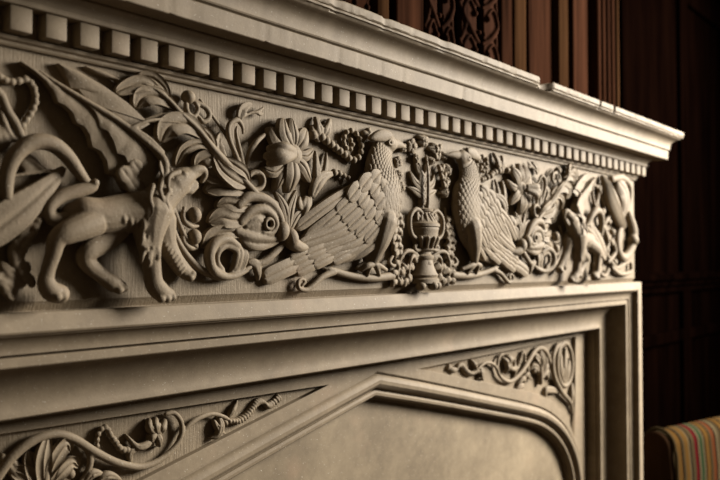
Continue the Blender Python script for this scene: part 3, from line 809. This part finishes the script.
def vase_and_bouquet():
    zc = lambda v: P(429, v, .02).z
    cx = X.xc; hw = .00305
    prof = [(10, 285), (15, 283.5), (20.5, 283), (20.5, 279), (18, 277.5), (19.5, 275), (17, 272), (14, 266), (12.5, 260), (14, 258.5), (14, 256), (10.5, 254), (10.5, 252), (15, 250), (15.5, 248), (13.5, 246.5), (16.5, 241), (19.5, 238.5), (19.5, 236.5), (18.8, 236), (19.5, 231), (20.5, 229), (19.8, 227.5), (21.5, 226.5), (21.5, 224), (17, 221), (12, 215.5), (10, 212.5), (12.5, 211.5), (13.5, 209.5), (11, 208.5)]
    bm = B(); lathe(bm, [(r * .00195, zc(v)) for r, v in prof], cx, -.004, 28, .72)
    v = obj('vase', bm, ST, CH, smooth=.7)
    for i in range(7):
        a = PI * (i + .5) / 7
        for r0, r1, v0, v1 in ((15.5, 10.5, 222.5, 214.5), (19, 15, 238.5, 247)):
            c = math.cos(a); s = math.sin(a)
            bm = B(); tube3(bm, [(cx + r0 * .00195 * c, -.004 - r0 * .00145 * s, zc(v0), .0042), (cx + r1 * .00195 * c, -.004 - r1 * .00145 * s, zc(v1), .0032)], 1, 8, 6); obj('flute', bm, ST, v, smooth=True)
    bm = B(); lathe(bm, [(.0, zc(269)), (.007, zc(268)), (.010, zc(264)), (.007, zc(260)), (0.001, zc(259))], cx, -.018, 14, .6); obj('boss', bm, ST, v, smooth=True)
    for k in (-1, 0, 1):
        bm = B(); bmesh.ops.create_uvsphere(bm, u_segments=14, v_segments=9, radius=1, matrix=Matrix.Translation((cx + k * .026, -.018 - .010 * (k == 0), zc(285.5))) @ Matrix.Diagonal((.0105, .011, .0090, 1)))
        obj('foot', bm, ST, v, smooth=True)
    for s in (1, -1):
        side(s)
        bm = B()
        tube(bm, [(419.5, 217, .020, .0045), (417, 214, .020, .0048), (417.5, 220, .020, .0045), (421.5, 220, .02, .005), (421.5, 213, .020, .006), (416, 209, .020, .0065), (410.5, 215, .020, .007), (409.5, 225, .020, .007), (411.5, 234, .020, .0068), (416.5, 239, .020, .0062), (421, 242, .020, .006), (420, 249, .020, .006), (415.5, 250, .020, .0055), (414.5, 246, .020, .0045), (417.5, 245, .020, .004)], 1, 10, 70)
        obj('handle', bm, ST, v, voxel=VX)
        # hanging leaf sprays beside the foot
        bm = B()
        tube(bm, [(421, 262, .012, .005), (415, 253, .016, .006), (407, 251, .018, .0065), (401, 257, .016, .006), (398, 268, .014, .0055), (397, 283, .010, .004)], 1, 8, 36)
        tube(bm, [(418, 256, .012, .005), (412, 257, .018, .0055), (409, 266, .016, .0055), (408, 284, .010, .004)], 1, 8, 24)
        for a, b_, c, d in ((401, 262, 394, 267), (399, 268, 405, 274), (398, 272, 392, 277), (398, 278, 403, 284), (397, 281, 393, 287), (409, 264, 414, 269), (409, 270, 404, 264), (408, 275, 412, 281), (408, 279, 405, 287), (414, 254, 418, 263)):
            leaf(bm, [(a, b_, .012), ((a + c) / 2, (b_ + d) / 2 - 1, .018), (c, d, .010)], .0075, 'lobe', .004, .003, .010, n=10)
        obj('leaf_spray', bm, ST, CH, voxel=VX)
        # husk chain between bird and vase
        bm = B()
        for k in range(6):
            b_ = 214 + k * 7.5; a = 397.5 + 1.5 * math.sin(k * 1.6)
            leaf(bm, [(a + 1.8, b_ - 2, .010), (a - 2.5, b_ + 3, .018), (a - 3.5, b_ + 8, .010)], .0065, 'lance', .004, .003, .010, n=10)
            leaf(bm, [(a + 1.8, b_ - 2, .010), (a + 4, b_ + 3, .018), (a + 4, b_ + 8, .010)], .0060, 'lance', .004, .003, .010, n=10)
            blob(bm, a + .5, b_ + 1, .014, .0045, .006, .005)
        tube(bm, [(399, 204, .008, .004), (397, 232, .008, .004), (396, 262, .008, .004)], 1, 8, 16)
        tube(bm, [(396, 262, .010, .006), (393, 266, .014, .006), (389, 262, .014, .006), (392, 257, .014, .005)], 1, 8, 16)
        obj('husk_chain', bm, ST, CH, voxel=VX)
    X.mir = False
    # bouquet
    bm = B(); tube3(bm, [(cx, -.016, zc(211), .0045), (cx, -.018, zc(196), .0035), (cx, -.018, zc(176), .003), (cx, -.014, zc(156), .002)], 1, 10, 20)
    bq = obj('bouquet', bm, ST, CH, voxel=VX)
    for s in (1, -1):
        side(s)
        for pts, w in (([(428, 208, .012), (424, 198, .014), (416, 191, .012), (408, 187, .007)], .0085), ([(428, 204, .012), (423, 190, .014), (415, 181, .012), (410, 171, .007)], .0085), ([(429, 198, .012), (425, 180, .014), (419, 170, .011), (415, 160, .007)], .0075), ([(429, 196, .011), (428, 178, .014), (426, 164, .007)], .006)):
            bm = B(); leaf(bm, pts, w, 'lance', .003, .003, .008, edge=.001); obj('leaf', bm, ST, bq, smooth=.7)
        # small blossoms: rings of petals round a pip
        for (a, b_, r, n) in ((399, 162, .013, 4), (402, 187, .012, 5), (413, 146, .016, 5), (425, 141, .013, 5), (404, 148, .010, 4), (400, 175, .010, 4), (417, 158, .010, 4)):
            bm = B()
            for k in range(n):
                t = 2 * PI * k / n + .4 + a
                du = r / .0031 * .85 * math.cos(t); dv = r / .0019 * .85 * math.sin(t)
                leaf(bm, [(a, b_, .010), (a + du * .5, b_ + dv * .5, .016), (a + du * .95, b_ + dv * .95, .007)], r * .45, 'petal', .003, .002, .007, n=10)
            blob(bm, a, b_, .015, r * .34)
            obj('blossom', bm, ST, bq, smooth=.7)
    X.mir = False
    # pod hanging at the second bird's side of the bouquet
    for (a, b_) in ((439, 148), (438, 156), (444, 176), (446, 184), (442, 168)):
        bm = B()
        for q in ([(a, b_ + 5, .010), (a - 1.5, b_, .020), (a - 2.5, b_ - 4, .012)], [(a, b_ + 5, .010), (a + 1.5, b_, .020), (a + 2.5, b_ - 4, .012)]): leaf(bm, q, .0052, 'lance', .004, .002, .010, n=12)
        blob(bm, a, b_ + 3, .016, .0045)
        obj('pod', bm, ST, bq, voxel=VX)

for s in (1, -1):
    side(s)
    X.hs, X.rs = .68, 1.0; bird()
    X.hs, X.rs = .78, .93; griffin()
    X.hs, X.rs = .60, .78; lance_group(); acanthus(); rosette(); flower()
X.mir = False
X.hs, X.rs = .8, .85
for s in (1, -1):
    side(s); far_end()
X.mir = False
X.hs, X.rs = .7, .70; vase_and_bouquet()

# ------------------------------------------------------------------ spandrel carving
X.y0 = YB + .011; X.xc = XC
def spandrel():
    bm = B()
    tube(bm, [(-12, 492, .006, .009), (0, 473, .008, .009), (14, 455, .010, .0088), (34, 440, .012, .0085), (55, 434, .012, .008), (74, 439, .012, .008), (95, 452, .012, .008), (118, 463, .011, .0075), (140, 467, .010, .007), (158, 461, .010, .0065), (173, 449, .010, .006), (181, 436, .010, .0058), (181, 422, .010, .0055), (174, 413, .010, .005), (166, 414, .010, .0045)], .9, 10, 80)
    tube(bm, [(179, 438, .008, .005), (188, 426, .010, .0055), (199, 418, .010, .0055), (212, 414, .010, .005), (224, 417, .010, .0045), (230, 421, .008, .004)], .9, 10, 40)
    tube(bm, [(84, 444, .008, .006), (90, 456, .010, .0065), (89, 468, .010, .006), (82, 480, .008, .005), (74, 488, .008, .004)], .9, 10, 30)
    obj('vine', bm, ST, CH, voxel=VX)
    bm = B()
    path = spline([(218, 426), (229, 421), (238, 421), (246, 416), (252, 409), (257, 402.5), (263, 402), (267, 406), (272, 404), (279, 398)], 24)
    for k, (a, b_) in enumerate(path): leaf(bm, [(a - 2, b_ - 3, .006), (a + 1, b_, .013 - .0002 * k), (a + 2, b_ + 3, .006)], .0035, 'petal', .003, 0, .008, n=8, nt=6)
    tube(bm, [(*q, .006, .0036 - .0012 * k / 8) for k, q in enumerate(path[::3])], 1, 8, 24)
    obj('twist', bm, ST, CH, voxel=.0012)
    bm = B()
    bm.free()
    for pts, w in (([(219, 416, .008), (222, 426, .014), (218, 436, .012), (209, 438, .006)], .0070), ([(228, 418, .008), (234, 410, .012), (238, 400, .006)], .0050), ([(214, 420, .008), (220, 430, .013), (226, 434, .006)], .0050)):
        bm = B(); leaf(bm, pts, w, 'lance', .003, .003, .010); obj('leaf', bm, ST, CH, voxel=.0012)
    bm = B(); blob(bm, 157, 430, .010, .010, .012, .008)
    fl = obj('flower', bm, ST, CH, voxel=.0012)
    for pts in ([(157, 434, .012), (151, 428, .018), (150, 418, .008)], [(158, 433, .014), (157, 426, .020), (157, 417, .008)], [(159, 434, .012), (164, 428, .018), (166, 419, .008)], [(156, 432, .012), (160, 440, .018), (160, 447, .008)], [(158, 432, .012), (153, 438, .016), (153, 446, .008)]):
        bm = B(); leaf(bm, pts, .0058, 'petal', .004, .002, .009, n=14); obj('petal', bm, ST, fl, voxel=.0012)
    bm = B(); leaf(bm, [(150, 434, .008), (149, 443, .014), (138, 447, .014), (126, 434, .006)], .0065, 'lance', .004, .003, .009)
    obj('leaf', bm, ST, CH, voxel=.0012)
    bm = B(); leaf(bm, [(131, 464, .006), (131, 453, .012), (139, 448, .010), (150, 446, .006)], .0058, 'lance', .003, .003, .009)
    obj('leaf', bm, ST, CH, voxel=.0012)
    bm = B()
    path = [(97, 446), (97, 440), (98, 434), (101, 429), (105, 427), (108, 430), (110, 434.5), (113, 439), (116, 443), (119, 447.5), (123, 450), (127, 450)]
    for k, (a, b_) in enumerate(path): blob(bm, a, b_, .008, .0040 + .0016 * k / 11)
    tube(bm, [(*q, .004, .003) for q in path], 1, 8, 30)
    obj('bead_string', bm, ST, CH, voxel=.0012, relax=1)
    # palmette filling the wide end
    bm = B(); tube(bm, [(40, 505, .008, .012), (44, 488, .012, .010), (46, 470, .014, .006)], 1, 10, 16)
    pm = obj('palmette', bm, ST, CH, voxel=VX)
    for pts, w in (([(42, 490, .010), (34, 470, .016), (27, 451, .010)], .0125), ([(44, 488, .012), (43, 460, .020), (48, 434, .010)], .0115), ([(47, 486, .012), (54, 462, .018), (66, 444, .014), (70, 452, .008)], .0105), ([(48, 488, .012), (60, 474, .018), (72, 462, .014), (78, 467, .008)], .0090), ([(40, 492, .010), (26, 476, .016), (10, 470, .008)], .0125), ([(38, 496, .010), (22, 488, .014), (4, 488, .008)], .0100)):
        bm = B(); leaf(bm, pts, w, 'petal', .001, -.002, .010, edge=.004, nt=14); obj('leaf', bm, ST, pm, smooth=.7)
    bm = B(); blob(bm, 70, 474, .012, .007); obj('berry', bm, ST, CH, smooth=True)
    for pts in ([(84, 484, .008), (93, 474, .014), (104, 474, .008)], [(96, 486, .008), (108, 476, .014), (122, 480, .008)], [(100, 492, .008), (116, 486, .012), (128, 490, .006)]):
        bm = B(); leaf(bm, pts, .008, 'lance', .004, .003, .010); obj('leaf', bm, ST, CH, voxel=.0012)
X.hs, X.rs = .9, .8
for s in (1, -1):
    side(s); spandrel()
X.mir = False
# corner medallions, seen at the right-hand end
X.y0 = YB + .011
def medallion():
    bm = B()
    tube(bm, [(572, 412, .006, .006), (570, 402, .010, .008), (561, 391, .012, .0095), (554, 376, .012, .0100), (552.5, 360, .012, .0095), (556, 348, .012, .0085), (560, 343, .010, .006)], .9, 10, 40)
    tube(bm, [(564.5 + 7.5 * math.cos(a), 364.5 - 21.5 * math.sin(a), .012, .0090) for a in [k * PI / 8 for k in range(17)]], .9, 10, 60)
    obj('vine', bm, ST, CH, voxel=VX)
    bm = B()
    for pts in ([(565, 384, .008), (562, 370, .016), (561, 352, .008)], [(565, 384, .008), (566, 368, .018), (566, 349, .008)], [(566, 384, .008), (569, 372, .014), (569.5, 358, .008)]):
        leaf(bm, pts, .012, 'lance', .004, .004, .010)
    obj('palmette', bm, ST, CH, voxel=VX)
    for pts in ([(572, 404, .006), (573, 394, .012), (572, 382, .006)], [(560, 392, .006), (548, 390, .012), (545, 398, .006)], [(548, 352, .006), (546, 366, .012), (549, 380, .006)]):
        bm = B(); leaf(bm, pts, .011, 'lance', .004, .003, .010); obj('leaf', bm, ST, CH, voxel=VX)
medallion()
X.mir = True; medallion(); X.mir = False

# ------------------------------------------------------------------ wooden overmantel above the shelf
ZS = 1.7998; YO = .04
OM = empty('overmantel', (XC, .2, ZS), 'dark carved oak overmantel with fluted end pilaster standing on the stone shelf', 'overmantel')
def px_x(u, y): return P(u, 40, 0, y).x
ZT = 2.75
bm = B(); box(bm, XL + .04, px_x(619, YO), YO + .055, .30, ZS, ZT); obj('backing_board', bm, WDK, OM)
x0, x1 = px_x(597.5, YO), px_x(620.5, YO)
bm = B(); box(bm, x0, x1, YO + .012, YO + .06, ZS, ZT)
pil = obj('pilaster', bm, WD, OM, bevel=.003)
for k in range(5):
    bm = B(); a = x0 + (x1 - x0) * (.10 + .2 * k); r = (x1 - x0) * .075
    tube3(bm, [(a, YO + .012, ZS + .03, r), (a, YO + .012, ZT - .05, r)], 1, 12, 4); obj('reed', bm, WDL if k == 4 else WD, pil, smooth=True)
for ua, ub, yy, m, nm in ((573.5, 588, .015, WD, 'stile'), (529, 557, .030, WD, 'panel'), (502, 514, .018, WD, 'stile'), (397, 424, .024, WD, 'panel')):
    bm = B(); box(bm, px_x(ua, YO + yy), px_x(ub, YO + yy), YO + yy, YO + .07, ZS, ZT); obj(nm, bm, m, OM, bevel=.004)
for ua, ub in ((515, 527), (559.5, 569), (378, 390)):
    xa, xb = px_x(ua, YO + .012), px_x(ub, YO + .012)
    bm = B(); box(bm, xa, xb, YO + .012, YO + .056, ZS + .022, ZT)
    c = obj('colonnette', bm, WDL, OM, bevel=.006, smooth=.6)
    bm = B(); box(bm, xa - .004, xb + .006, YO + .002, YO + .058, ZS, ZS + .030); obj('base', bm, WDP, c, bevel=.008, smooth=.6)
# pierced and carved panels
def carved(ua, ub, seed):
    y = YO + .028
    a, b = px_x(ua, y), px_x(ub, y); m = (a + b) / 2; w = (b - a) / 2
    rnd = random.Random(seed)
    bm = B()
    for s in (1, -1):
        for k in range(8):
            z = ZS + .032 + k * .085
            tube3(bm, [(m + s * w * .1, y, z, .004), (m + s * w * .5, y - .003, z + .02, .0068), (m + s * w * .85, y - .001, z + .055, .0055), (m + s * w * .6, y - .003, z + .09, .004), (m + s * w * .3, y - .002, z + .07, .003)], .9, 8, 24)
            tube3(bm, [(m + s * w * .92, y + .004, z - .01, .005), (m + s * w * .75, y, z + .03, .0055), (m + s * w * .95, y + .004, z + .075, .005)], .9, 8, 16)
            bmesh.ops.create_uvsphere(bm, u_segments=12, v_segments=8, radius=.007, matrix=Matrix.Translation((m + s * w * .32, y - .003, z + .062)))
            bmesh.ops.create_uvsphere(bm, u_segments=12, v_segments=8, radius=.006, matrix=Matrix.Translation((m + s * w * .12, y - .002, z + .022)))
        box(bm, m + s * w * .54 - w * .36, m + s * w * .54 + w * .36, y + .001, y + .016, ZS, ZT - .3)
    obj('carved_fretwork', bm, WDG, OM, voxel=.002, relax=1)
carved(425, 455, 1); carved(460, 500, 2); carved(340, 378, 3)
bm = B()
for i in range(9):
    a = XL + .06 + i * .115
    box(bm, a, a + .085, YO + .024, YO + .07, ZS, ZT)
obj('plain_panelling', bm, WD, OM, bevel=.004)

# ------------------------------------------------------------------ striped armchair beyond the chimneypiece
def cp(u, v, depth):
    return CAM + (R_ * (u - 360) / FPX - U_ * (v - 240) / FPX + W) * depth
c0 = cp(657, 433, 2.62)
AC = empty('armchair', (c0.x, c0.y, 0), 'armchair in multicoloured striped fabric, only its rolled top in view, beyond the stone jamb', 'armchair')
AW, AT = .74, .155          # width of the back, radius of roll
ZTOP = c0.z + .01
def loc(bm, mtx):
    bmesh.ops.transform(bm, matrix=mtx, verts=bm.verts)
ang = -YAW + math.radians(36)
AM = Matrix.Translation((c0.x, c0.y, 0)) @ Matrix.Rotation(ang, 4, 'Z')
def stripe_sheet(bm, prof, xa, xb, n=24, sag=0.0):
    """profile (y, z) extruded along x; u runs across the stripes"""
    uv = bm.loops.layers.uv.verify()
    rows = []
    for i in range(n + 1):
        t = i / n; x = xa + (xb - xa) * t
        e = 1 - .06 * max(0, 1 - t * 9) ** 2 - .06 * max(0, 1 - (1 - t) * 9) ** 2
        cy = sum(p[0] for p in prof) / len(prof)
        rows.append([bm.verts.new((x, cy + (y - cy) * e, z - (1 - e) * .10 * (z > .3) + sag * math.sin(PI * t))) for y, z in prof])
    for i, (a, b) in enumerate(zip(rows, rows[1:])):
        for k in range(len(prof)):
            k2 = (k + 1) % len(prof)
            f = bm.faces.new((a[k], a[k2], b[k2], b[k]))
            for l in f.loops:
                l[uv].uv = (l.vert.co.x, l.vert.co.z)
    for r in (rows[0], rows[-1]):
        f = bm.faces.new(r)
        for l in f.loops: l[uv].uv = (l.vert.co.y * .05 + .005, 0)
def roll_profile(zt, r, front, back, zb):
    pts = []
    for k in range(15):
        a = math.radians(180 * k / 14)
        pts.append((-math.cos(a) * r * 1.0, zt - r + math.sin(a) * r))
    # front then over the top to the back
    return [(-front, zb)] + [(-front, zt - r * 2.6)] + pts + [(back, zt - r * 2.6), (back, zb)]
bm = B(); stripe_sheet(bm, roll_profile(ZTOP, .054, .062, .054, .12), .012, AW - .012); loc(bm, AM)
bk = obj('backrest', bm, FAB, AC, smooth=.9)
def side_panel(xa, xb):
    bm = B(); pr = roll_profile(ZTOP - .005, .050, .058, .050, .12)
    ra = [bm.verts.new((xa, y, z)) for y, z in pr]; rb = [bm.verts.new((xb, y, z)) for y, z in pr]
    for k in range(len(pr)):
        k2 = (k + 1) % len(pr); bm.faces.new((ra[k], ra[k2], rb[k2], rb[k]))
    bm.faces.new(ra); bm.faces.new(rb); loc(bm, AM); return bm
obj('side_panel', side_panel(-.014, .014), HID, AC, label='dark hide side panel', bevel=.008, smooth=.8)
obj('side_panel', side_panel(AW - .014, AW + .014), HID, AC, label='dark hide side panel', bevel=.008, smooth=.8)
bm = B()
pr = roll_profile(ZTOP + .002, .056, .064, .056, .14)
tube3(bm, [(.012, y, z, .006) for y, z in pr], 1, 8, 70); loc(bm, AM); obj('piping', bm, FAB, bk, smooth=True)
bm = B(); stripe_sheet(bm, [(-.66, .14), (-.66, .40), (-.62, .45), (-.3, .47), (-.05, .45), (-.05, .14)], .02, AW - .02); loc(bm, AM); obj('seat', bm, FAB, AC, smooth=.9)
for xa, xb in ((-.05, .07), (AW - .07, AW + .05)):
    bm = B(); stripe_sheet(bm, [(-.66, .14), (-.67, .52), (-.66, .58), (-.60, .61), (-.05, .62), (-.02, .14)], xa, xb, 10); loc(bm, AM); obj('armrest', bm, FAB, AC, smooth=.9)
for lx in (.02, AW - .02):
    for ly in (-.61, .02):
        bm = B(); lathe(bm, [(.014, 0), (.018, .03), (.026, .10), (.030, .15)], lx, ly, 12); loc(bm, AM); obj('leg', bm, HID, AC, smooth=.8)

# ------------------------------------------------------------------ light: a tall window to the right, a dim room
def area(name, loc_, target, sx, sy, power, col):
    l = bpy.data.lights.new(name, 'AREA'); l.shape = 'RECTANGLE'; l.size = sx; l.size_y = sy; l.energy = power; l.color = col
    o = bpy.data.objects.new(name, l); COL.objects.link(o); o.location = loc_
    o.rotation_euler = (Vector(target) - Vector(loc_)).to_track_quat('-Z', 'Y').to_euler()
    l.spread = math.radians(115)
    return o
area('window_daylight', (4.0, -1.6, 2.5), (2.4, 0, 1.75), 1.15, 1.35, 198, (1, .94, .85))
w = bpy.data.worlds.new('room'); SC.world = w; w.use_nodes = True
w.node_tree.nodes['Background'].inputs[0].default_value = (1, .74, .48, 1)
w.node_tree.nodes['Background'].inputs[1].default_value = .075

# ------------------------------------------------------------------ camera
cd = bpy.data.cameras.new('camera'); cam = bpy.data.objects.new('camera', cd); COL.objects.link(cam)
cd.sensor_width = 36; cd.lens = FPX * 36 / 720
cam.matrix_world = Matrix(((R_.x, U_.x, -W.x, CAM.x), (R_.y, U_.y, -W.y, CAM.y), (R_.z, U_.z, -W.z, CAM.z), (0, 0, 0, 1)))
cd.clip_start = .05
cd.dof.use_dof = True; cd.dof.focus_distance = 1.28; cd.dof.aperture_fstop = 4.0
SC.camera = cam
SC.view_settings.view_transform = 'Standard'; SC.view_settings.look = 'None'
SC.view_settings.gamma = 1; SC.view_settings.exposure = .1; SC.view_settings.use_curve_mapping = False
